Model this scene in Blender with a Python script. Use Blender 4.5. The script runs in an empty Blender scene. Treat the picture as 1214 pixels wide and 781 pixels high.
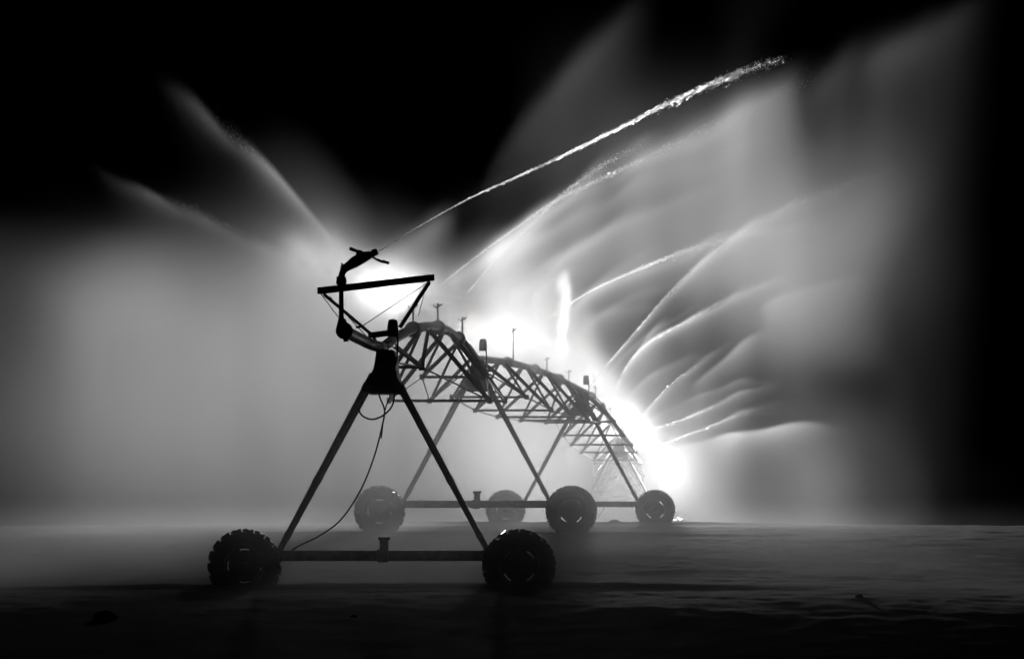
import bpy, math, random
import numpy as np
from mathutils import Vector, Matrix

random.seed(11)
rng = np.random.default_rng(11)
S = bpy.context.scene
C = S.collection
R = math.radians

# ------------------------------------------------------------------ camera
F = 5000.0            # focal length in photograph pixels (photo is 1214 x 781)
CAMZ = 1.31           # eye height over the near field
YH = 595.0            # eye level in the photograph
PITCH = math.atan((YH - 390.5) / F)
cam = bpy.data.cameras.new('camera')
camo = bpy.data.objects.new('camera', cam)
C.objects.link(camo)
camo.location = (0, 0, CAMZ)
camo.rotation_euler = (math.pi / 2 + PITCH, 0, 0)
cam.sensor_width = 36
cam.lens = 36 * F / 1214
cam.clip_start = 1
cam.clip_end = 5000
S.camera = camo


def P(px, py, d):
    """a point of the place: photograph pixel and metres ahead of the camera"""
    return Vector(((px - 607) / F * d, d, (YH - py) / F * d + CAMZ))


# ------------------------------------------------------------------ materials
def mat(name):
    m = bpy.data.materials.new(name)
    m.use_nodes = True
    nt = m.node_tree
    return m, nt, nt.nodes['Principled BSDF'], nt.nodes['Material Output']


def metal(name, base, rough, metallic, scale=9.0):
    m, nt, b, o = mat(name)
    tc = nt.nodes.new('ShaderNodeTexCoord')
    n = nt.nodes.new('ShaderNodeTexNoise')
    n.inputs['Scale'].default_value = scale
    n.inputs['Detail'].default_value = 6
    nt.links.new(tc.outputs['Object'], n.inputs['Vector'])
    r = nt.nodes.new('ShaderNodeValToRGB')
    r.color_ramp.elements[0].position = .3
    r.color_ramp.elements[1].position = .75
    lo, hi = base * .55, base * 1.25
    r.color_ramp.elements[0].color = (lo, lo, lo, 1)
    r.color_ramp.elements[1].color = (hi, hi, hi, 1)
    nt.links.new(n.outputs['Fac'], r.inputs['Fac'])
    nt.links.new(r.outputs['Color'], b.inputs['Base Color'])
    mr = nt.nodes.new('ShaderNodeMapRange')
    mr.inputs['To Min'].default_value = rough * .7
    mr.inputs['To Max'].default_value = min(1, rough * 1.4)
    nt.links.new(n.outputs['Fac'], mr.inputs['Value'])
    nt.links.new(mr.outputs['Result'], b.inputs['Roughness'])
    b.inputs['Metallic'].default_value = metallic
    bu = nt.nodes.new('ShaderNodeBump')
    bu.inputs['Strength'].default_value = .15
    bu.inputs['Distance'].default_value = .01
    nt.links.new(n.outputs['Fac'], bu.inputs['Height'])
    nt.links.new(bu.outputs['Normal'], b.inputs['Normal'])
    return m


STEEL = metal('wet_galvanised_steel', .30, .42, .75)
DARK = metal('dark_painted_steel', .06, .4, .2)
PIPE = metal('wet_pipe_steel', .66, .45, .1, 4)
RUBBER = metal('wet_rubber', .022, .17, 0, 14)
for m_ in (RUBBER,):
    b_ = m_.node_tree.nodes['Principled BSDF']
    b_.inputs['Coat Weight'].default_value = .8
    b_.inputs['Coat Roughness'].default_value = .08
RIM = metal('rim_steel', .035, .6, .1)
CABLE = metal('cable_rubber', .03, .4, 0)
CAST = metal('cast_gun_metal', .045, .5, .2)


def soil():
    m, nt, b, o = mat('wet_tilled_soil')
    tc = nt.nodes.new('ShaderNodeTexCoord')
    n1 = nt.nodes.new('ShaderNodeTexNoise')
    n1.inputs['Scale'].default_value = .35
    n1.inputs['Detail'].default_value = 8
    n2 = nt.nodes.new('ShaderNodeTexNoise')
    n2.inputs['Scale'].default_value = 9
    n2.inputs['Detail'].default_value = 8
    for n in (n1, n2):
        nt.links.new(tc.outputs['Object'], n.inputs['Vector'])
    r = nt.nodes.new('ShaderNodeValToRGB')
    r.color_ramp.elements[0].position = .35
    r.color_ramp.elements[1].position = .7
    r.color_ramp.elements[0].color = (.006, .006, .006, 1)
    r.color_ramp.elements[1].color = (.018, .018, .018, 1)
    mx = nt.nodes.new('ShaderNodeMath')
    mx.operation = 'ADD'
    ml = nt.nodes.new('ShaderNodeMath')
    ml.operation = 'MULTIPLY'
    ml.inputs[1].default_value = .5
    nt.links.new(n1.outputs['Fac'], mx.inputs[0])
    nt.links.new(n2.outputs['Fac'], mx.inputs[1])
    nt.links.new(mx.outputs[0], ml.inputs[0])
    nt.links.new(ml.outputs[0], r.inputs['Fac'])
    nt.links.new(r.outputs['Color'], b.inputs['Base Color'])
    b.inputs['Roughness'].default_value = .8
    b.inputs['Specular IOR Level'].default_value = .03
    bu = nt.nodes.new('ShaderNodeBump')
    bu.inputs['Strength'].default_value = .6
    bu.inputs['Distance'].default_value = .025
    nt.links.new(n2.outputs['Fac'], bu.inputs['Height'])
    nt.links.new(bu.outputs['Normal'], b.inputs['Normal'])
    return m


SOIL = soil()


def water(name, refr):
    m, nt, b, o = mat(name)
    nt.nodes.remove(b)
    rf = nt.nodes.new('ShaderNodeBsdfRefraction')
    rf.inputs['IOR'].default_value = 1.15
    rf.inputs['Roughness'].default_value = .4
    t = nt.nodes.new('ShaderNodeBsdfTranslucent')
    t.inputs['Color'].default_value = (.9, .9, .9, 1)
    g = nt.nodes.new('ShaderNodeBsdfGlossy')
    g.inputs['Roughness'].default_value = .2
    mx = nt.nodes.new('ShaderNodeMixShader')
    mx.inputs[0].default_value = .3
    nt.links.new(t.outputs[0], mx.inputs[1])
    nt.links.new(g.outputs[0], mx.inputs[2])
    m3 = nt.nodes.new('ShaderNodeMixShader')
    m3.inputs[0].default_value = refr
    nt.links.new(mx.outputs[0], m3.inputs[1])
    nt.links.new(rf.outputs[0], m3.inputs[2])
    tr = nt.nodes.new('ShaderNodeBsdfTransparent')
    m2 = nt.nodes.new('ShaderNodeMixShader')
    m2.inputs[0].default_value = .3
    nt.links.new(m3.outputs[0], m2.inputs[1])
    nt.links.new(tr.outputs[0], m2.inputs[2])
    nt.links.new(m2.outputs[0], o.inputs['Surface'])
    return m


WATER = water('broken_water', .6)
SPRAY = water('fine_spray', .10)


def mist_mat(name, dens, g):
    m = bpy.data.materials.new(name)
    m.use_nodes = True
    nt = m.node_tree
    nt.nodes.remove(nt.nodes['Principled BSDF'])
    v = nt.nodes.new('ShaderNodeVolumePrincipled')
    v.inputs['Color'].default_value = (.97, .97, .97, 1)
    v.inputs['Density'].default_value = dens
    v.inputs['Anisotropy'].default_value = g
    nt.links.new(v.outputs[0], nt.nodes['Material Output'].inputs['Volume'])
    return m


# ------------------------------------------------------------------ mesh tools
class MB:
    def __init__(self):
        self.v, self.f, self.fm = [], [], []

    def add(self, vs, fs, mi=0):
        b = len(self.v)
        self.v += [tuple(x) for x in vs]
        self.f += [tuple(b + i for i in q) for q in fs]
        self.fm += [mi] * len(fs)
        return self

    def tube(self, pts, rad, n=10, mi=0):
        pts = [Vector(p) for p in pts]
        k = len(pts)
        rads = rad if isinstance(rad, (list, tuple)) else [rad] * k
        vs, fs = [], []
        up = None
        for i, p in enumerate(pts):
            d = (pts[min(i + 1, k - 1)] - pts[max(i - 1, 0)]).normalized()
            if up is None:
                up = d.orthogonal().normalized()
            else:
                up = (up - d * up.dot(d)).normalized()
            s = d.cross(up)
            for j in range(n):
                a = 2 * math.pi * j / n
                vs.append(p + (up * math.cos(a) + s * math.sin(a)) * rads[i])
        for i in range(k - 1):
            for j in range(n):
                a, b = i * n + j, i * n + (j + 1) % n
                fs.append((a, b, b + n, a + n))
        fs.append(tuple(range(n - 1, -1, -1)))
        fs.append(tuple((k - 1) * n + j for j in range(n)))
        return self.add(vs, fs, mi)

    def bar(self, a, b, w, h, up=(0, 0, 1), mi=0, w2=None, h2=None):
        a, b = Vector(a), Vector(b)
        d = (b - a).normalized()
        u = Vector(up)
        u = (u - d * u.dot(d)).normalized()
        s = d.cross(u)
        vs = []
        for p, ww, hh in ((a, w, h), (b, w2 or w, h2 or h)):
            for x, y in ((-1, -1), (1, -1), (1, 1), (-1, 1)):
                vs.append(p + s * (x * ww / 2) + u * (y * hh / 2))
        return self.add(vs, [(3, 2, 1, 0), (4, 5, 6, 7), (0, 1, 5, 4), (1, 2, 6, 5), (2, 3, 7, 6), (3, 0, 4, 7)], mi)

    def angle(self, a, b, w, t, up=(0, 0, 1)):
        """an L-section steel angle"""
        a, b = Vector(a), Vector(b)
        d = (b - a).normalized()
        u = Vector(up)
        u = (u - d * u.dot(d)).normalized()
        s = d.cross(u)
        prof = [(0, 0), (w, 0), (w, t), (t, t), (t, w), (0, w)]
        vs = [p + s * (x - w / 2) + u * (y - w / 2) for p in (a, b) for x, y in prof]
        fs = [(5, 4, 3, 2, 1, 0), (6, 7, 8, 9, 10, 11)]
        for i in range(6):
            j = (i + 1) % 6
            fs.append((i, j, j + 6, i + 6))
        return self.add(vs, fs)

    def lathe(self, prof, n, M=Matrix(), mi=0, closed=False):
        """profile of (radius, along) turned about the y axis"""
        vs, fs = [], []
        k = len(prof)
        for i in range(n):
            a = 2 * math.pi * i / n
            for r, y in prof:
                vs.append(M @ Vector((r * math.cos(a), y, r * math.sin(a))))
        for i in range(n):
            for j in range(k - (0 if closed else 1)):
                j2 = (j + 1) % k
                a, b = i * k, ((i + 1) % n) * k
                fs.append((a + j, a + j2, b + j2, b + j))
        return self.add(vs, fs, mi)

    def build(self, name, mats, parent=None, smooth=False, bevel=0):
        me = bpy.data.meshes.new(name)
        me.from_pydata(self.v, [], self.f)
        for m in (mats if isinstance(mats, (list, tuple)) else [mats]):
            me.materials.append(m)
        me.polygons.foreach_set('material_index', self.fm)
        me.validate()
        if smooth:
            me.shade_smooth()
            me.set_sharp_from_angle(angle=R(40))
        me.update()
        o = bpy.data.objects.new(name, me)
        C.objects.link(o)
        if parent:
            o.parent = parent
        if bevel:
            bv = o.modifiers.new('bevel', 'BEVEL')
            bv.width = bevel
            bv.segments = 2
        return o


def tag(o, label=None, cat=None, group=None, kind=None):
    if label: o['label'] = label
    if cat: o['category'] = cat
    if group: o['group'] = group
    if kind: o['kind'] = kind
    return o


def empty(name, loc=(0, 0, 0), rz=0):
    o = bpy.data.objects.new(name, None)
    C.objects.link(o)
    o.location = loc
    o.rotation_euler = (0, 0, rz)
    o.empty_display_size = .2
    return o


def copy_tree(o, parent=None):
    c = o.copy()
    C.objects.link(c)
    if parent:
        c.parent = parent
    for ch in list(o.children):
        copy_tree(ch, c)
    return c


def curve_pts(pts, n):
    """smooth chain through points (Catmull-Rom)"""
    pts = [Vector(p) for p in pts]
    q = [pts[0] * 2 - pts[1]] + pts + [pts[-1] * 2 - pts[-2]]
    out = []
    m = len(pts) - 1
    for i in range(n + 1):
        t = i / n * m
        k = min(int(t), m - 1)
        u = t - k
        a, b, c, d = q[k:k + 4]
        out.append(.5 * ((2 * b) + (c - a) * u + (2 * a - 5 * b + 4 * c - d) * u * u + (3 * b - a - 3 * c + d) * u ** 3))
    return out


# ------------------------------------------------------------------ ground
GK = np.array([(-80, -1.3), (20, -1.25), (40, -.78), (52, -.24), (60, 0), (68, .0), (74, .12), (86, .52), (93, .62), (108, .68), (122, .70), (130, .62),  # near field drops toward the camera, shaped to keep the foreground in shade
               (147, -.29), (178, -1.49), (220, -2.9), (300, -5.0), (600, -7.5), (3000, -30)], float)


def ground_h(x, y):
    # smoothed piecewise profile
    h = 0
    for o in (-4, -2, 0, 2, 4):
        h = h + np.interp(np.asarray(y) + o, GK[:, 0], GK[:, 1])
    h = h / 5
    h = h - .05 * np.minimum((np.asarray(x) / 12.0) ** 2, 6)
    return h


def smooth_noise(shape, cell, seed):
    """band-limited noise in 2-D or 3-D by filtering white noise, std 1"""
    r = np.random.default_rng(seed)
    w = r.standard_normal(shape).astype(np.float32)
    f = np.fft.rfftn(w)
    k2 = 0
    for ax, (n, c) in enumerate(zip(shape, cell)):
        k = np.fft.rfftfreq(n) if ax == len(shape) - 1 else np.fft.fftfreq(n)
        sh = [1] * len(shape)
        sh[ax] = len(k)
        k2 = k2 + ((k * c) ** 2).reshape(sh)
    f *= np.exp(-k2 * 6.0)
    o = np.fft.irfftn(f, s=shape)
    return (o / o.std()).astype(np.float32)


# tower stations: X, depth, ground height
def station(cx, s):
    d = F / s
    return (cx - 607) / s, d


T = []
for cx, s, pipe_y in ((454, 76.5, 412), (564.5, 53.6, 425), (688.5, 41.8, 463), (733, 34, 518), (733, 28, 566)):
    x, d = station(cx, s)
    zp = (YH - pipe_y) / s + CAMZ
    T.append(dict(x=x, d=d, s=s, zp=zp))
PIPE_H = T[0]['zp'] - 0.0        # pipe over the ground at the first tower
for t in T:
    t['zg'] = t['zp'] - PIPE_H

xs = np.unique(np.concatenate([np.linspace(-1500, -60, 25), np.linspace(-60, -16, 30), np.arange(-16, 16.01, .11),
                               np.linspace(16, 60, 30), np.linspace(60, 1500, 25)]))
ys = np.unique(np.concatenate([np.linspace(-60, 40, 26), np.arange(40, 130, .28), np.arange(130, 240, 2.0),
                               np.linspace(240, 3000, 50)]))
gx, gy = np.meshgrid(xs, ys)
gz = ground_h(gx, gy)
nz = smooth_noise(gx.shape, (6, 10), 3) * .005 + smooth_noise(gx.shape, (2, 2), 4) * .005 + smooth_noise(gx.shape, (30, 40), 5) * .006
fine = ((np.abs(gx) < 16) & (gy > 40) & (gy < 130)).astype(float)
gz = gz + nz * fine
# wheel ruts pressed into the wet soil, with a low berm thrown up beside them
for t in T[:3]:
    yy = t['d'] - .27
    prof = -.10 * np.exp(-((gy - yy) / .22) ** 2) + .07 * np.exp(-((gy - yy + .62) / .25) ** 2) + .05 * np.exp(-((gy - yy - .62) / .25) ** 2)
    along = np.exp(-np.maximum(0, np.abs(gx - t['x']) - 3.2) ** 2 / 6.0)
    gz += prof * along
nx_, ny_ = len(xs), len(ys)
me = bpy.data.meshes.new('ground')
idx = np.arange(nx_ * ny_).reshape(ny_, nx_)
q = np.stack([idx[:-1, :-1], idx[:-1, 1:], idx[1:, 1:], idx[1:, :-1]], -1).reshape(-1, 4)
me.from_pydata(np.stack([gx, gy, gz], -1).reshape(-1, 3).tolist(), [], q.tolist())
me.materials.append(SOIL)
me.shade_smooth()
me.update()
ground = bpy.data.objects.new('ground', me)
C.objects.link(ground)
tag(ground, 'dark wet tilled field that the wheels stand on', kind='structure')


def gz_at(x, y):
    i = int(np.clip(np.searchsorted(xs, x), 1, nx_ - 1))
    j = int(np.clip(np.searchsorted(ys, y), 1, ny_ - 1))
    return float(gz[j, i])


# clods of earth lying in the field
def clod_mesh(seed, r):
    rr = random.Random(seed)
    mb = MB()
    n, m = 9, 6
    vs, fs = [], []
    for j in range(m + 1):
        th = math.pi * j / m
        for i in range(n):
            ph = 2 * math.pi * i / n
            q_ = r * (1 + rr.uniform(-.28, .28))
            vs.append((q_ * math.sin(th) * math.cos(ph) * 1.5, q_ * math.sin(th) * math.sin(ph), q_ * math.cos(th) * .75))
    for j in range(m):
        for i in range(n):
            fs.append((j * n + i, j * n + (i + 1) % n, (j + 1) * n + (i + 1) % n, (j + 1) * n + i))
    return mb.add(vs, fs)


def put_on_ground(px, d, h=0):
    x = (px - 607) / F * d
    return (x, d, gz_at(x, d) + h)


for px, d, r, lab in ((125, 54, .10, 'biggest earth clod, alone on the dark soil far out from the wheels'),
                      (420, 54.5, .03, 'small earth clod on the soil in front of the motor of the base beam'),
                      (727, 121, .13, 'earth lump on the field crest between the two farthest tyres'),
                      (1018, 60, .035, 'small clod glinting alone on the empty side of the field')):
    o = clod_mesh(int(px), r).build('dirt_clod', SOIL, smooth=False)
    o.location = put_on_ground(px, d, r * .3)
    tag(o, lab, 'dirt clod', 'earth clods on the field')

# ------------------------------------------------------------------ drive tower
WB = 2.118          # half the distance between wheel centres
HUB = .33


def make_tyre(rot):
    mb = MB()
    R0, W = .53, .15
    prof = [(.30, -.10), (.315, -.125), (.40, -W), (.47, -W - .005), (.515, -.125), (R0 - .003, -.08), (R0, 0),
            (R0 - .003, .08), (.515, .125), (.47, W + .005), (.40, W), (.315, .125), (.30, .10)]
    mb.lathe(prof, 56)
    n = 18
    for side in (-1, 1):
        for k in range(n):
            a0 = 2 * math.pi * (k + (.5 if side > 0 else 0)) / n
            a1 = a0 + .11
            pts = []
            for a, y in ((a0, .012 * side), (a1, .15 * side)):
                rr = R0 - .006 if abs(y) < .1 else .505
                pts.append((a, y, rr))
            (aA, yA, rA), (aB, yB, rB) = pts
            w = .034
            vs = []
            for a, y, rr, top in ((aA, yA, rA, .575), (aB, yB, rB, .562)):
                for da in (-w, w):
                    vs.append((rr * math.cos(a + da), y, rr * math.sin(a + da)))
                for da in (w * .75, -w * .75):
                    vs.append((top * math.cos(a + da), y, top * math.sin(a + da)))
            fs = [(0, 1, 2, 3), (7, 6, 5, 4), (0, 4, 5, 1), (1, 5, 6, 2), (2, 6, 7, 3), (3, 7, 4, 0)]
            if side < 0:
                fs = [tuple(reversed(f)) for f in fs]
            mb.add(vs, fs)
            # shoulder lug running down the sidewall
            vs = []
            for rr, y, top in ((.505, .15 * side, .562), (.45, .158 * side, .45)):
                for da in (-w, w):
                    a = a1 + da
                    vs.append((rr * math.cos(a), y - .02 * side, rr * math.sin(a)))
                for da in (w * .75, -w * .75):
                    a = a1 + da
                    vs.append((top * math.cos(a), y + (.008 * side), top * math.sin(a)))
            mb.add(vs, fs)
    return mb


def make_rim():
    mb = MB()
    # barrel
    mb.lathe([(.31, -.13), (.325, -.13), (.325, .13), (.31, .13), (.295, .09), (.295, -.09)], 48, closed=True)
    # dish with four long slots: inner disc, outer ring, bridges
    y0 = -.02
    mb.lathe([(0.001, y0 - .03), (.12, y0 - .03), (.245, y0), (.245, y0 + .012), (.12, y0 - .018), (0.001, y0 - .018)], 48)
    mb.lathe([(.265, y0), (.297, y0), (.297, y0 + .012), (.265, y0 + .012)], 48, closed=True)
    for k in range(4):
        c = math.pi / 2 * k + math.pi / 4
        m = 8
        vs, fs = [], []
        half = .50
        for i in range(m + 1):
            a = c - half + 2 * half * i / m
            for r, y in ((.243, y0 - .001), (.267, y0 - .001), (.267, y0 + .013), (.243, y0 + .013)):
                vs.append((r * math.cos(a), y, r * math.sin(a)))
        for i in range(m):
            for j in range(4):
                a, b = i * 4 + j, i * 4 + (j + 1) % 4
                fs.append((a, b, b + 4, a + 4))
        fs += [(3, 2, 1, 0), tuple(m * 4 + j for j in range(4))]
        mb.add(vs, fs)
    # hub cap and wheel bolts
    mb.lathe([(.001, -.12), (.055, -.12), (.07, -.10), (.07, -.04)], 20)
    for k in range(8):
        a = 2 * math.pi * k / 8
        mb.lathe([(.001, -.085), (.012, -.085), (.012, -.04)], 6, Matrix.Translation((.1 * math.cos(a), 0, .1 * math.sin(a))))
    return mb


def make_tower():
    root = empty('drive_tower')
    # wheels stand on the camera side of the beam
    tm, rm = make_tyre(0), make_rim()
    for sx, spin in ((-1, 0.0), (1, R(45))):
        w = empty('wheel', (sx * WB, -.27, HUB))
        w.parent = root
        t_ = tm.build('tyre', RUBBER, w, smooth=True)
        r_ = rm.build('rim', RIM, w, smooth=True)
        t_.rotation_euler = (0, spin + .05, 0)
        r_.rotation_euler = (0, spin, 0)
        g = MB()
        g.bar((sx * WB, .10, HUB - .10), (sx * WB, .10, HUB + .17), .24, .2, (0, 1, 0))
        g.tube([(sx * WB, -.28, HUB), (sx * WB, .05, HUB)], .045, 12)
        g.tube([(sx * (WB - .12), .1, HUB + .03), (sx * (WB - .32), .1, HUB + .03)], .06, 12)
        g.build('gearbox', DARK, root, bevel=.015)
    b = MB()
    b.bar((-WB - .05, 0.02, .485), (WB + .05, 0.02, .485), .165, .165)
    b.bar((-.09, 0.02, .485), (.09, 0.02, .485), .2, .205)
    bm = b.build('base_beam', STEEL, root, bevel=.02)
    # drive shaft below the beam
    sh = MB()
    sh.tube([(-WB + .3, .13, HUB + .14), (WB - .3, .13, HUB + .14)], .02, 8)
    sh.build('drive_shaft', STEEL, root, smooth=True)
    # centre motor
    m = MB()
    m.lathe([(.001, .0), (.075, .0), (.075, .03), (.068, .04), (.068, .16), (.09, .165), (.095, .19), (.09, .215), (.001, .22)], 18,
            Matrix.Translation((.02, -.0, .56)) @ Matrix.Rotation(R(90), 4, 'X'))
    mo = m.build('motor', DARK, root, smooth=True)
    for v in mo.data.vertices:
        pass
    # legs: two from each end of the beam, spreading along the pipe at the top
    for sx, x0, x1 in ((-1, -1.60, -.14), (1, 1.62, .17)):
        for sy in (-1, 1):
            l = MB()
            a, bb = Vector((x0, .02 + sy * .07, .57)), Vector((x1, sy * .42, 3.28))
            l.angle(a, bb, .085, .014, (0, 1, 0)) if sy > 0 else l.tube([a, bb], .043, 10)
            l.bar(a + Vector((-.07, 0, -.02)), a + Vector((.07, 0, -.02)), .05, .05)
            # splice plates and bolts along the leg
            for f in (.08, .4, .93):
                c = a.lerp(bb, f)
                dv = (bb - a).normalized() * .06
                l.bar(c - dv, c + dv, .1, .03, (0, 1, 0))
            l.build('leg', STEEL, root, smooth=True)
    # tapered head gusset
    g = MB()
    vs = []
    for z, xa, xb, dy in ((2.98, -.22, .30, .45), (3.16, -.23, .27, .45), (3.36, -.12, .22, .45), (3.56, -.09, .22, .40), (3.66, -.08, .18, .35)):
        vs += [(xa, -dy, z), (xb, -dy, z), (xb, dy, z), (xa, dy, z)]
    fs = [(3, 2, 1, 0), (16, 17, 18, 19)]
    for k in range(4):
        for j in range(4):
            a, b2 = k * 4 + j, k * 4 + (j + 1) % 4
            fs.append((a, b2, b2 + 4, a + 4))
    g.add(vs, fs)
    g.bar((-.30, -.46, 3.02), (.36, -.46, 3.06), .05, .05)
    g.build('gusset', STEEL, root, bevel=.01)
    # control box: a round-topped can on the head, with its conduit
    c = MB()
    c.lathe([(.001, 0), (.085, 0), (.085, .17), (.078, .19), (.078, .22), (.06, .26), (.001, .275)], 18,
            Matrix.Translation((.17, -.3, 3.86)) @ Matrix.Rotation(R(90), 4, 'X'))
    c.bar((.17, -.3, 3.6), (.17, -.3, 3.87), .1, .1)
    c.build('control_box', DARK, root, smooth=True)
    c = MB()
    c.tube(curve_pts([(.24, -.33, 3.9), (.25, -.36, 3.7), (.23, -.46, 3.45), (.16, -.48, 3.25), (.2, -.46, 3.08)], 20), .014, 8)
    c.build('conduit', CABLE, root, smooth=True)
    return root


def flip_lathe_fix():
    pass


tower = make_tower()
labels = ['blackest drive tower, nearly a silhouette, under the big end gun',
          'dark grey drive tower behind the blackest one, its beam carrying an upright motor can',
          'mid grey drive tower on the field crest, one tyre half hidden behind the beam ahead',
          'pale drive tower beyond the crest, its wheels sunk out of sight',
          'faintest drive tower, smallest and almost lost in the mist']
towers = []
for i, t in enumerate(T):
    o = tower if i == 0 else copy_tree(tower)
    a, b = T[max(0, i - 1)], T[min(len(T) - 1, i + 1)]
    o.location = (t['x'], t['d'], t['zg'])
    o.rotation_euler = (0, 0, -math.atan2(b['x'] - a['x'], b['d'] - a['d']) * .8)
    tag(o, labels[i], 'irrigation tower', 'drive towers of the irrigation pivot')
    towers.append(o)
# cables hanging from the first tower only
d1 = T[0]['d'] - .55
inv = Matrix.Translation(towers[0].location) @ Matrix.Rotation(towers[0].rotation_euler.z, 4, 'Z')
inv = inv.inverted()
for pts, r in (([(446, 452), (450, 470), (456, 487), (453, 505), (444, 540), (428, 580), (405, 615), (380, 634), (356, 646), (346, 652)], .013),
               ([(424, 484), (430, 493), (442, 497), (456, 491), (466, 478), (468, 452)], .014),
               ([(463, 455), (462, 470), (456, 488), (452, 520)], .010)):
    c = MB()
    c.tube([inv @ p for p in curve_pts([P(px, py, d1) for px, py in pts], 40)], r, 8)
    c.build('power_cable', CABLE, towers[0], smooth=True)

# ------------------------------------------------------------------ spans
CAMBER = (.50, .18, .3, .2)
SPR = ((.25, .5, .8), (.3, .62, .86), (.35, .75), (.5,))
SPH = ((.30, .32, .38), (.72, .30, .25), (.3, .3), (.3,))
span_labels = ['humped pipe span with open trussing, joining the blackest tower to the dark grey one',
               'pipe span with crossed struts, joining the dark grey tower to the one on the crest',
               'pale pipe span dropping from the tower on the crest to the tower beyond',
               'faintest pipe span, sloping away to the last tower in the mist']
SPRINK = []


def pipe_pt(i, t):
    a, b = T[i], T[i + 1]
    p = Vector((a['x'], a['d'], a['zp'])).lerp(Vector((b['x'], b['d'], b['zp'])), t)
    p.z += CAMBER[i] * 4 * t * (1 - t)
    return p


def make_sprinkler(h, flip):
    mb = MB()
    mb.tube([(0, 0, -.02), (0, 0, h)], .015, 8)
    mb.tube([(0, 0, h * .55), (0, 0, h * .55 + .04)], .02, 8)
    mb.tube([(-.075, 0, h + .0), (-.03, 0, h - .03), (0, 0, h), (.05, 0, h + .02), (.085, 0, h + .035)], [.009, .016, .028, .016, .010], 8)
    mb.tube([(0, 0, h - .02), (0, 0, h + .06)], [.024, .016], 8)
    mb.tube([(-.075, 0, h), (-.085, 0, h + .03)], .012, 6)
    if flip:
        mb.v = [(-x, y, z) for x, y, z in mb.v]
        mb.f = [tuple(reversed(f)) for f in mb.f]
    return mb


for i in range(4):
    a, b = T[i], T[i + 1]
    root = empty('pipe_span', (a['x'], a['d'], a['zp']))
    tag(root, span_labels[i], 'irrigation span', 'pipe spans of the irrigation pivot')
    O = Vector(root.location)
    pts = [pipe_pt(i, k / 28) - O for k in range(29)]
    pts[0] = pipe_pt(i, .006) - O
    pts[-1] = pipe_pt(i, .985) - O
    p = MB()
    p.tube(pts, .084, 18)
    for k in range(1, 4):            # bolted flange joints
        q0 = pipe_pt(i, k / 4 - .003) - O
        q1 = pipe_pt(i, k / 4 + .003) - O
        p.tube([q0, q1], .14, 18)
    p.build('pipe', PIPE, root, smooth=True)
    if i == 0:
        nt_ = [.20, .52, .69, .87]
        tops = [.05, .36, .60, .78, .975]
        hw = [.24, .95, .64, .80]
        dp = [.60, 1.38, .85, 1.15]
    else:
        nt_ = [.1, .3, .5, .7, .9]
        tops = [.012, .2, .4, .6, .8, .98]
        hw = [.85, .92, .95, .9, .74]
        dp = [.85, 1.12, 1.2, 1.15, 1.02]
    N = len(nt_)
    nodes = {}
    for k in range(N):
        c = pipe_pt(i, nt_[k]) - O
        for s in (-1, 1):
            nodes[k, s] = c + Vector((s * hw[k], 0, -dp[k]))
    for k in range(N):
        for s in (-1, 1):
            n0 = nodes[k, s]
            for tt in (tops[k], tops[k + 1]):
                top = pipe_pt(i, tt) - O + Vector((s * .07, 0, -.05))
                m = MB()
                m.angle(n0, top, .06, .010, (0, 0, 1))
                m.build('truss_strut', STEEL, root)
        m = MB()
        m.angle(nodes[k, -1], nodes[k, 1], .055, .010)
        m.build('spreader', STEEL, root)
        for s in (-1, 1):
            m = MB()
            m.bar(nodes[k, s] + Vector((0, -.1, -.0)), nodes[k, s] + Vector((0, .1, -.0)), .1, .11)
            m.build('knuckle', STEEL, root)
    for s in (-1, 1):
        ch = [pipe_pt(i, .014) - O + Vector((s * .1, 0, -.25))] + [nodes[k, s] for k in range(N)] + [pipe_pt(i, .978) - O + Vector((s * .1, 0, -.25))]
        m = MB()
        m.tube(ch, .016, 8)
        m.build('truss_rod', STEEL, root, smooth=True)
    for t_, h in zip(SPR[i], SPH[i]):
        c = pipe_pt(i, t_) - O + Vector((0, 0, .08))
        sp = make_sprinkler(h, random.random() < .4).build('sprinkler', DARK, root, smooth=True)
        sp.location = c
        SPRINK.append((i, t_, h))

# junction housings riding on the pipe
r2 = pipe_pt(0, .36)

# ------------------------------------------------------------------ overhang beyond the first tower and its frame
DE = 58.0
tip = P(408, 392, DE)
root = empty('overhang', (T[0]['x'], T[0]['d'], T[0]['zp']))
tag(root, 'pale overhang pipe held by a thin steel frame above the blackest tower', 'pipe overhang')
O = Vector(root.location)
start = O + Vector((0, -.05, 0))
m = MB()
path = [start, start.lerp(tip, .3) + Vector((0, 0, -.03)), start.lerp(tip, .65) + Vector((0, 0, -.02)), tip]
m.tube([p - O for p in curve_pts(path, 16)], .084, 18)
m.build('pipe', PIPE, root, smooth=True)
m = MB()
Mt = Matrix.Translation(tip - O)
m.lathe([(.001, -.10), (.05, -.10), (.09, -.07), (.118, -.035), (.118, .02), (.10, .03), (.084, .03)], 24, Mt)
m.tube([tip - O + Vector((.02, -.02, -.09)), tip - O + Vector((.025, -.02, -.15))], .035, 10)
m.build('end_cap', CAST, root, smooth=True)


def seg(name, a, b, w, h, matr, par, org, tub=None):
    mb = MB()
    if tub:
        mb.tube([Vector(a) - org, Vector(b) - org], tub, 8)
    else:
        mb.bar(Vector(a) - org, Vector(b) - org, w, h)
    return mb.build(name, matr, par, smooth=bool(tub), bevel=0 if tub else .008)


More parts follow.
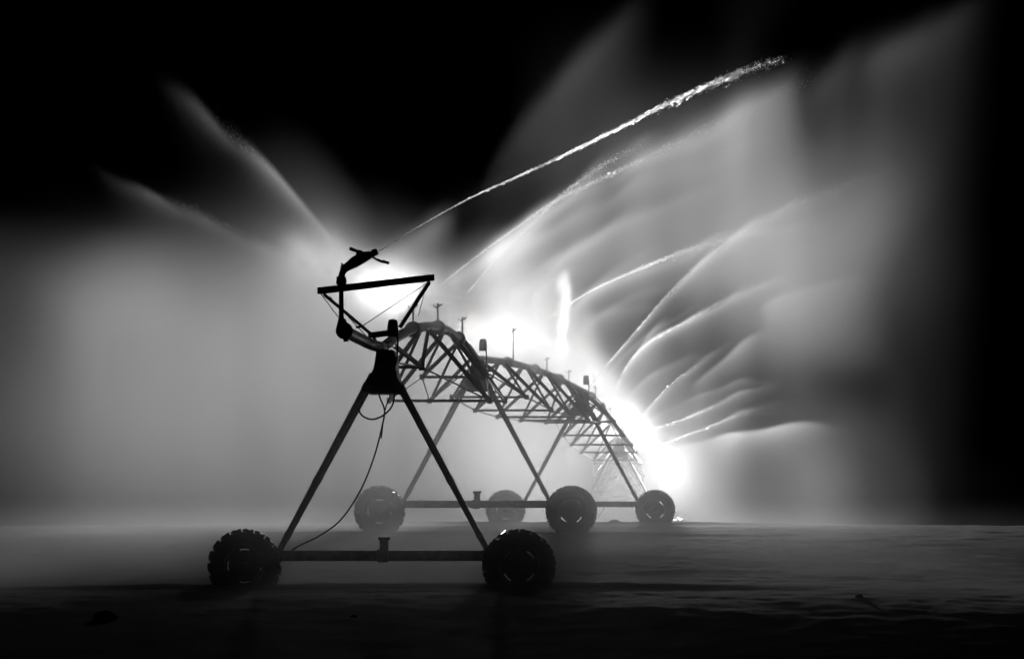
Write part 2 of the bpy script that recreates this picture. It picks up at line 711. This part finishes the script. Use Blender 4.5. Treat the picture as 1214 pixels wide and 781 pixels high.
seg('frame_bar', P(379, 344.5, 61.5), P(512, 329, 65.2), .09, .10, DARK, root, O)
seg('frame_strut', P(384, 349, 61.5), P(441, 397, 64.2), .04, .04, STEEL, root, O)
seg('frame_strut', P(509, 334, 65.2), P(474, 388, 65.0), .055, .055, STEEL, root, O)
seg('bracket', P(438, 397.5, 64.3), P(466, 394, 65.0), .06, .09, STEEL, root, O)
seg('bracket_post', P(442, 398, 64.3), P(449, 412, 64.3), .06, .05, STEEL, root, O)
for a, b in (((380, 348, 61.5), (407, 384, 58.3)), ((508, 334, 65.2), (427, 388, 60.5)), ((427, 389, 60.5), (508, 334, 65.2)),
             ((391, 352, 61.5), (440, 405, 64.3)), ((506, 336, 65.2), (496, 374, 70))):
    if a[0] == 427:
        continue
    seg('stay_cable', P(*a), P(*b), 0, 0, STEEL, root, O, .007)
# small clamp with a glinting tag on the pipe
cl = MB()
q0 = P(425, 388, 61)
cl.bar(q0 - O + Vector((-.04, 0, 0)), q0 - O + Vector((.05, 0, .01)), .03, .03)
cl.bar(q0 - O + Vector((0, 0, -.06)), q0 - O + Vector((0, 0, .05)), .02, .02)
cl.build('cable_clamp', DARK, root)

# ------------------------------------------------------------------ end gun
gun = empty('end_gun', P(405, 384, DE))
tag(gun, 'big black sprinkler gun on an upright riser at the pipe end', 'sprinkler gun')
O = Vector(gun.location)


def G(px, py, d=DE):
    return P(px, py, d) - O


m = MB()
m.tube([G(405.5, 388), G(404.5, 376), G(404.2, 340)], [.085, .035, .032], 14)
m.tube([G(405.5, 385), G(405.2, 378)], [.075, .05], 14)
m.build('riser', CAST, gun, smooth=True)
m = MB()
for y0, y1, r in ((341, 337, .055), (337, 333.5, .07), (333.5, 330.5, .055), (330.5, 328, .066)):
    m.tube([G(404.2, y0), G(404.3, y1)], r, 16)
m.tube([G(399, 333, DE - .02), G(410, 333, DE + .02)], .03, 8)
m.build('swivel', CAST, gun, smooth=True)
m = MB()
m.tube(curve_pts([G(404.3, 329), G(405.5, 324), G(408, 320), G(413, 316)], 10), [.045] * 11, 14)
m.bar(G(404, 327), G(406, 314.5), .05, .05)
m.tube([G(405, 315), G(407, 314)], .04, 10)
m.build('elbow', CAST, gun, smooth=True)
m = MB()
m.tube([G(409, 318), G(420, 310.5), G(432, 304), G(441, 301), G(447, 298.2)], [.05, .078, .075, .045, .04], 16)
m.bar(G(406, 316), G(426, 302), .04, .04)
m.build('barrel', CAST, gun, smooth=True)
m = MB()
m.tube([G(440, 300), G(441, 300), G(444, 299), G(447.5, 297.6)], [.045, .055, .05, .042], 14)
m.build('nozzle', CAST, gun, smooth=True)
m = MB()
m.bar(G(414, 294.2), G(425, 298.5), .05, .05, w2=.05, h2=.04)
m.bar(G(424, 298), G(433, 303), .05, .07)
m.bar(G(424.5, 298.8), G(424, 306), .05, .06)
m.bar(G(432, 301), G(443, 300), .05, .05)
m.build('counterweight', CAST, gun, bevel=.01)
m = MB()
m.tube(curve_pts([G(438, 302), G(444, 306), G(450, 309.5), G(458, 311)], 12), .016, 8)
m.bar(G(453, 309.2), G(461, 312), .06, .04)
m.bar(G(447, 307.5), G(452, 310), .05, .035)
m.build('drive_spoon', CAST, gun, bevel=.004)

# ------------------------------------------------------------------ water jets
JETS = []     # dicts used for the thrown water and for the mist that falls from it


def jet(pix, d0, d1, amp, w=.25, k1=.5, k2=2.5, sy=2.5, fade=(.0, .7, 1.0), drops=0, label=None, dsize=.012, spread=(.01, .12), core=0, b=.35, power=1.0, ramp=.08):
    n = len(pix)
    pts = [P(x, y, d0 + (d1 - d0) * i / (n - 1)) for i, (x, y) in enumerate(pix)]
    path = curve_pts(pts, 60)
    JETS.append(dict(path=np.array([tuple(p) for p in path]), amp=amp, w=w, k1=k1, k2=k2, sy=sy, fade=fade, b=b, ramp=ramp))
    if not drops:
        return
    L = [0]
    for i in range(60):
        L.append(L[-1] + (path[i + 1] - path[i]).length)
    mb = MB()
    for _ in range(drops):
        f = random.random() ** power
        thin = (.72, 1.0, .88) if dsize > .007 else (.42, 1.0, .9)
        if random.random() < thin[2] * min(max((f - thin[0]) / (thin[1] - thin[0]), 0), 1):
            continue
        i = min(int(f * 60), 59)
        u = f * 60 - i
        p = path[i].lerp(path[i + 1], u)
        d = (path[i + 1] - path[i]).normalized()
        sg = spread[0] + (spread[1] - spread[0]) * f * f
        dz = random.gauss(0, sg)
        if random.random() < .35 * f:
            dz -= abs(random.gauss(0, sg * 1.6))
        p = p + Vector((random.gauss(0, sg), random.gauss(0, sg * 1.5), dz))
        r = dsize * random.uniform(.4, 1.0) * (1 if random.random() < .95 or f > .8 else 1.8) * (.4 + 1.3 * min(f, .5) - 1.1 * max(0, f - .5))
        le = r * random.uniform(1.2, 3.5)
        s1 = d.orthogonal().normalized()
        s2 = d.cross(s1)
        Q = Matrix.Rotation(random.uniform(0, 6.28), 3, 'X') @ Matrix.Rotation(random.uniform(0, 6.28), 3, 'Z')
        vs = [p + Q @ Vector(c) * r for c in ((0, 0, -.6), (1, 0, .3), (.1, 1, .5), (-1, .1, .3), (0, -1, .5))]
        vs = [p + (q_ - p) + d * ((q_ - p).dot(d) * (le / r - 1)) for q_ in vs]
        mb.add(vs, [(0, 1, 2), (0, 2, 3), (0, 3, 4), (0, 4, 1)])
    o = mb.build('water_jet', WATER if dsize > .007 else SPRAY)
    tag(o, label, 'water jet', 'jets of water thrown from the pipe')


#JETS_BEGIN
jet([(447.5, 298.5), (500, 266), (560, 233), (620, 206), (680, 178), (740, 148), (800, 118), (850, 96), (890, 80), (932, 67)], 58, 66, .10, w=.06,
    k1=.12, k2=.5, sy=1.0, drops=9500, power=1.3, spread=(.003, .042), dsize=.0072,
    label='longest jet, a sharp glittering stream of drops shot up from the black end gun')
jet([(522, 338), (570, 300), (612, 270), (655, 240), (720, 208), (780, 180), (840, 150), (885, 128), (930, 104), (975, 84)], 92, 96, .60, w=.07, k1=.14, k2=2.6, b=.22,
    fade=(.1, .55, 1.02), drops=6000, power=1.0, spread=(.012, .11), dsize=.0062,
    label='bright rough jet just under the glittering gun stream, fanning out to a broad veil')
jet([(720, 205), (800, 160), (880, 122), (960, 90), (1040, 58), (1120, 26), (1200, 0)], 98, 98, .22, w=.40, k1=1.2, k2=4.5, b=.7, fade=(.0, .30, .97), sy=4, ramp=.4)
jet([(552, 350), (590, 305), (628, 268), (665, 232), (714, 196), (760, 172), (800, 158)], 90, 93, .42, w=.06, k1=.11, k2=1.4, b=.16, drops=5000, spread=(.012, .07), dsize=.0058,
    label='steep jet that rises from the humped span and crosses the bright rough jet')
jet([(446, 312), (480, 288), (515, 263), (548, 247)], 86, 86, .20, w=.22, k1=.7, k2=1.3, b=.4, fade=(0, .45, 1.0), sy=3)
jet([(530, 332), (575, 302), (620, 278), (655, 262)], 94, 94, .30, w=.06, k1=.12, k2=.6, b=.2, fade=(.0, .4, 1.0))
jet([(545, 262), (600, 178), (650, 112), (700, 60), (750, 14), (800, -28)], 98, 98, .036, w=.40, k1=.9, k2=1.8, b=.5, fade=(.02, .5, .97), sy=3, ramp=.5)
jet([(600, 350), (640, 330), (672, 300), (700, 279), (735, 268)], 97, 98, .15, w=.07, k1=.2, k2=1.0, b=.2, fade=(.0, .4, 1.0))
jet([(630, 350), (660, 328), (700, 308)], 100, 100, .12, w=.07, k1=.2, k2=.7, b=.2, fade=(.0, .4, 1.0))
jet([(640, 384), (690, 351), (725, 333), (765, 316), (810, 298), (860, 284), (920, 272), (990, 264)], 112, 112, .55, w=.06, k1=.12, k2=1.5, b=.12, fade=(.10, .42, 1.0), drops=5000, power=1.2,
    spread=(.012, .08), dsize=.0062, label='flat jet thrown out above the tower on the crest')
jet([(690, 376), (740, 364), (785, 358), (850, 356)], 114, 114, .18, w=.1, k1=.25, k2=.7, b=.2, fade=(0, .3, 1.0))
jet([(698, 460), (720, 432), (760, 386), (790, 351), (825, 317), (870, 281), (920, 252), (990, 222), (1060, 204)], 116, 116, .55, w=.06, k1=.11, k2=1.8, b=.13, fade=(.10, .42, 1.0), drops=5000, power=1.2,
    spread=(.012, .09), dsize=.0062, label='steep straight jet crossing the end of the flat one above it')
jet([(722, 478), (733, 454), (750, 424), (775, 402), (810, 383), (850, 360), (885, 344), (930, 329), (985, 318)], 122, 122, .60, w=.06, k1=.12, k2=1.4, b=.16, fade=(.08, .45, 1.0), drops=5000, power=1.2,
    spread=(.012, .09), dsize=.0046, label='curved jet with a hooked start, halfway down the side of the far span')
jet([(738, 444), (758, 414), (780, 386), (800, 370)], 122, 122, .32, w=.06, k1=.2, k2=.6, b=.2, fade=(0, .3, 1.0))
jet([(895, 366), (940, 346), (990, 332), (1050, 326)], 122, 122, .18, w=.12, k1=.4, k2=1.5, fade=(.05, .3, 1.0))
jet([(738, 522), (762, 493), (785, 466), (808, 446), (828, 429), (850, 411), (880, 396)], 127, 127, .52, w=.06, k1=.14, k2=1.2, b=.18, fade=(0, .35, 1.0), drops=1500, power=1.2,
    spread=(.012, .08), dsize=.0036, label='short slanting jet under the curved one')
jet([(815, 462), (850, 432), (885, 403), (920, 384)], 127, 127, .28, w=.09, k1=.3, k2=1.2, b=.3, fade=(.05, .4, 1.0))
jet([(742, 524), (775, 509), (815, 495), (850, 479), (890, 461), (935, 446)], 135, 135, .26, w=.06, k1=.14, k2=1.0, b=.2, fade=(0, .4, 1.0), drops=1500, power=1.2, spread=(.012, .08), dsize=.0036,
    label='low short jet next to the brightest patch of spray, the upper of two')
jet([(765, 536), (805, 519), (850, 502), (890, 484), (935, 470)], 135, 135, .20, w=.06, k1=.14, k2=.8, b=.2, fade=(0, .4, 1.0), drops=1500, power=1.2, spread=(.012, .08), dsize=.0036,
    label='lowest short jet next to the brightest patch of spray')
jet([(795, 532), (850, 519), (900, 509), (950, 503), (1010, 506)], 140, 140, .24, w=.1, k1=.35, k2=1.1, b=.3, fade=(0, .4, 1.0))
for pix, d, a_ in (([(655, 392), (700, 346), (742, 312), (785, 292), (840, 276)], 108, .20), ([(672, 405), (712, 372), (760, 344), (812, 327), (875, 318)], 113, .20),
                   ([(706, 462), (735, 425), (768, 396), (808, 370), (850, 352)], 118, .22), ([(726, 492), (752, 462), (785, 438), (825, 420), (872, 410)], 124, .22),
                   ([(745, 515), (785, 488), (830, 468), (880, 452), (940, 440)], 130, .2), ([(560, 345), (620, 290), (690, 248), (770, 212), (860, 182), (950, 160)], 95, .26),
                   ([(600, 345), (670, 300), (750, 258), (830, 226), (930, 198)], 102, .2)):
    jet(pix, d, d + 1, a_, w=.08, k1=.16, k2=1.2, b=.2, fade=(.08, .35, 1.0), ramp=.15)
jet([(402, 297), (375, 263), (345, 228), (310, 190), (280, 162), (240, 129), (190, 98)], 72, 76, .80, w=.06, k1=.16, k2=1.0, sy=1.8, drops=3600, power=1.5,
    fade=(0, .15, 1.03), spread=(.01, .15), dsize=.0028, b=.10, label='veil of fine drops leaning up and away on the dark side of the end gun')
jet([(392, 322), (345, 303), (290, 277), (230, 248), (170, 227), (115, 214)], 78, 82, .56, w=.06, k1=.16, k2=1.1, sy=2, drops=2400, power=1.5, spread=(.01, .11), dsize=.0028,
    fade=(0, .12, 1.03), b=.14, label='low flat jet beneath the leaning veil on the dark side')
#JETS_END

# ------------------------------------------------------------------ mist: one density grid of the drifting spray
X0, X1, DX = -15.0, 14.0, .065
Y0, Y1, DY = 52.0, 160.0, 1.5
Z0, Z1, DZ = -1.9, 13.4, .065
NX, NY, NZ = int((X1 - X0) / DX), int((Y1 - Y0) / DY), int((Z1 - Z0) / DZ)
ax = np.linspace(X0, X1, NX, dtype=np.float32)[None, None, :]
ay = np.linspace(Y0, Y1, NY, dtype=np.float32)[None, :, None]
az = np.linspace(Z0, Z1, NZ, dtype=np.float32)[:, None, None]
SH = (NZ, NY, NX)


def sstep(a, b, x):
    t = np.clip((x - a) / (b - a), 0, 1)
    return t * t * (3 - 2 * t)


n_big = smooth_noise(SH, (75, 16, 86), 21)
n_mid = smooth_noise(SH, (27, 6, 32), 22)
n_fall = smooth_noise(SH, (74, 4, 9), 23)
D = np.zeros(SH, np.float32)

#MIST_BEGIN
# the drifting cloud: thickest round the pipe, thinning outwards, from just behind the first tower to the far end
spine_y = np.array([T[0]['d'] - 7] + [t['d'] for t in T], np.float32)
spine_x = np.array([-2.3] + [t['x'] for t in T], np.float32)
sx_ = np.interp(ay[0, :, 0], spine_y, spine_x)[None, :, None].astype(np.float32)
off = ax - sx_
near = np.exp(-np.abs(off) / 4.0) + .35 * np.exp(-((off + 3) / 2.5) ** 2)
ragged = ax + 1.1 * n_big + .45 * n_mid
side = (.46 + .54 * near) * sstep(-13, -2.4, ragged * 75 / np.maximum(ay, 75)) * (1 - sstep(3.5, 11.0, ragged * 110 / np.maximum(ay, 90)))
depth = (1 + 1.25 * (1 - sstep(72, 95, ay)) * np.exp(-((off - 1) / 4.0) ** 2)) * sstep(54, 67, ay) * (1 - sstep(140, 158, ay)) * (1 - .6 * sstep(95, 120, ay) * sstep(-1, -7, off))
lee = sstep(-1.2, .8, off)
top = 1.31 + (.060 - .030 * lee) * np.minimum(ay, 125) + .85 * n_big + .55 * n_mid - .8 - .3 * np.exp(-((off + 1.5) / 3.0) ** 2)
bank = (1 - sstep(-2.6, .9, az - top)) * (.32 + .68 * sstep(.5, 5.0, az))
D += .0135 * side * depth * bank * np.clip(1 + .26 * n_mid + .25 * n_big + .16 * n_fall, .1, 3)
# higher, thinner veil on the side the jets are thrown to
side2 = sstep(1.0, 5.5, ragged) * (1 - sstep(6.9, 10.6, ragged * 100 / np.maximum(ay, 90)))
D += .0034 * (.5 + .8 * sstep(3, 8, ragged)) * side2 * sstep(80, 92, ay) * (1 - sstep(115, 130, ay)) * (.45 + .55 * sstep(4.5, 8.0, az)) * (1 - sstep(8.5, 13.3, az)) * np.clip(1 + .75 * n_mid + .5 * n_big + .25 * n_fall, .03, 3.5)
D += (.010 * np.exp(-((ax + 4.3) / 2.4) ** 2 - ((az - 5.2) / 1.1) ** 2) * np.exp(-((ay - 84) / 9) ** 2)).astype(np.float32) * np.clip(1 + .35 * n_mid, .2, 2)
# low ground mist
D += .0085 * (1 - sstep(-.2, 1.0, az - .45)) * sstep(50, 64, ay) * (1 - sstep(110, 130, ay)) * sstep(-14, -4, ragged) * (1 - sstep(4, 11, ragged)) * np.clip(1 + .3 * n_mid, .2, 2)
# dense spray bursting from the sprinklers above the pipe
for i in range(4):
    for k in range(12):
        c = pipe_pt(i, (k + .5) / 12)
        a_ = (.055, .06, .06, .045)[i]
        D += (a_ * np.exp(-((ax - c.x - .15) / .7) ** 2 - ((az - c.z - .30) / .42) ** 2) * np.exp(-((ay - c.y) / 1.8) ** 2)).astype(np.float32) * np.clip(1 + .35 * n_mid, .2, 2)
# bursts at the jet feet and over far spans, plus puffs added for glow
for px, py, d, r, a_ in ((352, 306, 82, .24, .16), (368, 310, 82, .14, .14), (394, 304, 80, .24, .18), (384, 314, 82, .5, .05), (372, 318, 80, .6, .05), (485, 322, 86, .5, .04), (438, 352, 95, .42, .05), (466, 368, 96, .5, .06), (496, 356, 93, .45, .05), (520, 368, 93, .4, .07), (480, 346, 94, .3, .05), (440, 355, 84, .8, .04),
                         *[(669 - .012 * (y_ - 330) ** 1.3 + random.gauss(0, 1.2), y_, 124, random.uniform(.07, .13), random.uniform(.08, .30)) for y_ in range(332, 420, 6)],
                         
                         (746, 488, 135, .18, .16), (748, 505, 135, .3, .1), (800, 548, 142, 1.3, .03), (700, 540, 138, 1.8, .03), (655, 540, 134, 2.0, .045), (610, 500, 130, 2.6, .02), (690, 602, 80, 1.3, .04), (706, 452, 122, .35, .05)):
    c = P(px, py, d)
    D += (a_ * np.exp(-((ax - c.x) / r) ** 2 - ((az - c.z) / (r * 1.3)) ** 2 - ((ay - c.y) / 2.5) ** 2)).astype(np.float32) * np.clip(1 + .4 * n_mid, .2, 2)
#MIST_END
for J in JETS:
    p = J['path']
    o = np.argsort(p[:, 0])
    xx, yy, zz = p[o, 0], p[o, 1], p[o, 2]
    u = np.linspace(0, 1, len(p))[o]
    xv = ax[0, 0]
    ze = np.interp(xv, xx, zz)[None, None, :].astype(np.float32)
    yc = np.interp(xv, xx, yy)[None, None, :].astype(np.float32)
    uu = np.interp(xv, xx, u).astype(np.float32)
    f0, f1, f2 = J['fade']
    along = sstep(f0 - .02, f0 + J['ramp'], uu) * (1 - sstep(f1, f2, uu)) * ((xv > xx[0]) & (xv < xx[-1]))
    wob = .10 * n_fall[:, :, :] * uu[None, None, :]
    dz = ze - az + wob
    sh = sstep(-J['w'], J['w'] * .6, dz) * (np.exp(-np.maximum(dz, 0) / J['k1']) * (1 - J['b']) + J['b'] * np.exp(-np.maximum(dz, 0) / J['k2']))
    D += (J['amp'] * along[None, None, :] * sh * np.exp(-((ay - yc) / J['sy']) ** 2) * np.clip(1 + .25 * n_fall + .38 * n_mid, .08, 2.8)).astype(np.float32) * (.25 if J['path'][0, 1] < 105 else .18)
D = np.maximum(D - 1.2e-4, 0)
D[:, :, :2] = 0; D[:, :, -2:] = 0; D[-2:] = 0

vm = bpy.data.meshes.new('mist')
gX, gY, gZ = np.meshgrid(np.array([X0, X1]), np.array([Y0, Y1]), np.array([Z0, Z1]))
N3 = NX * NY * NZ
vm.vertices.add(N3)
co = np.empty((NZ, NY, NX, 3), np.float32)
co[..., 0] = ax; co[..., 1] = ay; co[..., 2] = az
vm.vertices.foreach_set('co', co.ravel())
att = vm.attributes.new('spray', 'FLOAT', 'POINT')
att.data.foreach_set('value', (D * 100).ravel())
mist = bpy.data.objects.new('mist', vm)
C.objects.link(mist)
MIST = mist_mat('drifting_spray', .01, .55)
tag(mist, 'drifting cloud of backlit irrigation spray around the pipe', kind='stuff')

ng = bpy.data.node_groups.new('spray_cloud', 'GeometryNodeTree')
ng.interface.new_socket('Geometry', in_out='INPUT', socket_type='NodeSocketGeometry')
ng.interface.new_socket('Geometry', in_out='OUTPUT', socket_type='NodeSocketGeometry')
N, Lk = ng.nodes, ng.links
gi, go = N.new('NodeGroupInput'), N.new('NodeGroupOutput')
pos = N.new('GeometryNodeInputPosition')
sep = N.new('ShaderNodeSeparateXYZ')
Lk.new(pos.outputs[0], sep.inputs[0])


def mth(op, a, b=None, c=None):
    n = N.new('ShaderNodeMath')
    n.operation = op
    for i, x in enumerate((a, b, c)):
        if x is None:
            continue
        if isinstance(x, (int, float)):
            n.inputs[i].default_value = x
        else:
            Lk.new(x, n.inputs[i])
    return n.outputs[0]


def cell(outp, lo, hi, n):
    q = mth('MULTIPLY', mth('SUBTRACT', outp, lo), (n - 1) / (hi - lo))
    q = mth('ROUND', q)
    return mth('MINIMUM', mth('MAXIMUM', q, 0), n - 1)


ix, iy, iz = cell(sep.outputs[0], X0, X1, NX), cell(sep.outputs[1], Y0, Y1, NY), cell(sep.outputs[2], Z0, Z1, NZ)
# whole-number index arithmetic keeps the large index exact
f2i = []
for s_ in (ix, iy, iz):
    n = N.new('FunctionNodeFloatToInt')
    Lk.new(s_, n.inputs[0])
    f2i.append(n.outputs[0])


def imth(op, a, b):
    n = N.new('FunctionNodeIntegerMath')
    n.operation = op
    for i, x in enumerate((a, b)):
        if isinstance(x, int):
            n.inputs[i].default_value = x
        else:
            Lk.new(x, n.inputs[i])
    return n.outputs[0]


index = imth('ADD', f2i[0], imth('MULTIPLY', imth('ADD', f2i[1], imth('MULTIPLY', f2i[2], NY)), NX))
na = N.new('GeometryNodeInputNamedAttribute')
na.data_type = 'FLOAT'
na.inputs['Name'].default_value = 'spray'
si = N.new('GeometryNodeSampleIndex')
si.data_type = 'FLOAT'
Lk.new(gi.outputs[0], si.inputs['Geometry'])
Lk.new([o for o in na.outputs if o.name == 'Attribute' and o.enabled][0], [i for i in si.inputs if i.name == 'Value' and i.enabled][0])
Lk.new(index, si.inputs['Index'])
vc = N.new('GeometryNodeVolumeCube')
Lk.new([o for o in si.outputs if o.enabled][0], vc.inputs['Density'])
vc.inputs['Min'].default_value = (X0, Y0, Z0)
vc.inputs['Max'].default_value = (X1, Y1, Z1)
vc.inputs['Resolution X'].default_value = NX
vc.inputs['Resolution Y'].default_value = NY
vc.inputs['Resolution Z'].default_value = NZ
sm = N.new('GeometryNodeSetMaterial')
sm.inputs['Material'].default_value = MIST
Lk.new(vc.outputs[0], sm.inputs[0])
Lk.new(sm.outputs[0], go.inputs[0])
md = mist.modifiers.new('spray_cloud', 'NODES')
md.node_group = ng
vm.materials.append(MIST)

# ------------------------------------------------------------------ light


def lamp(name, loc, power, aim=None, cone=None, blend=.6, radius=.1):
    l = bpy.data.lights.new(name, 'SPOT' if cone else 'POINT')
    l.energy = power
    l.shadow_soft_size = radius
    o = bpy.data.objects.new(name, l)
    C.objects.link(o)
    o.location = loc
    if cone:
        l.spot_size = R(cone)
        l.spot_blend = blend
        o.rotation_euler = (Vector(aim) - Vector(loc)).to_track_quat('-Z', 'Y').to_euler()
    return o


#LIGHT_BEGIN
def beam(px, py, d, power, elev, azim, cone, blend=.9, radius=.2):
    p = P(px, py, d)
    e, a = R(elev), R(azim)
    lamp('unseen_backlight', p, power, aim=p + Vector((math.sin(a) * math.cos(e), -math.cos(a) * math.cos(e), math.sin(e))) * 10, cone=cone, blend=blend, radius=radius)


beam(797, 550, 151, 6500, 3, -4, 165, blend=.4, radius=1.0)
beam(690, 542, 156, 2200, 3, -2, 165, blend=.4, radius=.8)  # unseen lamp added to brighten the mist under the truss
lamp('unseen_backlight', P(735, 528, 215), 300000, radius=2.0)  # unseen far lamp added to light the veil more evenly
beam(694, 444, 129, 550, 12, -5, 100, blend=1, radius=.3)  # first of four unseen lamps added along the pipe top for its glow
beam(652, 418, 117, 600, 12, -5, 100, blend=1, radius=.3)
beam(606, 400, 106, 550, 12, -5, 100, blend=1, radius=.3)
beam(556, 384, 97, 500, 12, -5, 100, blend=1, radius=.3)
beam(384, 312, 88, 650, 25, -8, 84, blend=1, radius=.3)  # unseen lamp added behind the left spray bursts to light them
beam(472, 362, 101, 8500, 25, -3, 76, blend=1, radius=.3)  # unseen lamp behind the gun, set there to light the mist
#LIGHT_END

w = bpy.data.worlds.new('World')
S.world = w
w.use_nodes = True
nt = w.node_tree
bg = nt.nodes['Background']
sky = nt.nodes.new('ShaderNodeTexSky')
sky.sky_type = 'NISHITA'
sky.sun_disc = False
sky.sun_elevation = R(-4)
bw = nt.nodes.new('ShaderNodeRGBToBW')
nt.links.new(sky.outputs[0], bw.inputs[0])
nt.links.new(bw.outputs[0], bg.inputs['Color'])
bg.inputs['Strength'].default_value = .0002

S.view_settings.view_transform = 'Standard'
S.view_settings.look = 'None'
S.view_settings.gamma = 1
S.view_settings.use_curve_mapping = False
S.view_settings.exposure = 0
cy = S.cycles
cy.use_denoising = True
cy.denoiser = 'OPENIMAGEDENOISE'
cy.volume_step_rate = 8
cy.volume_max_steps = 256
cy.volume_bounces = 1
cy.max_bounces = 4
cy.diffuse_bounces = 1
cy.glossy_bounces = 1
cy.transmission_bounces = 2
cy.transparent_max_bounces = 8
cy.sample_clamp_indirect = 5
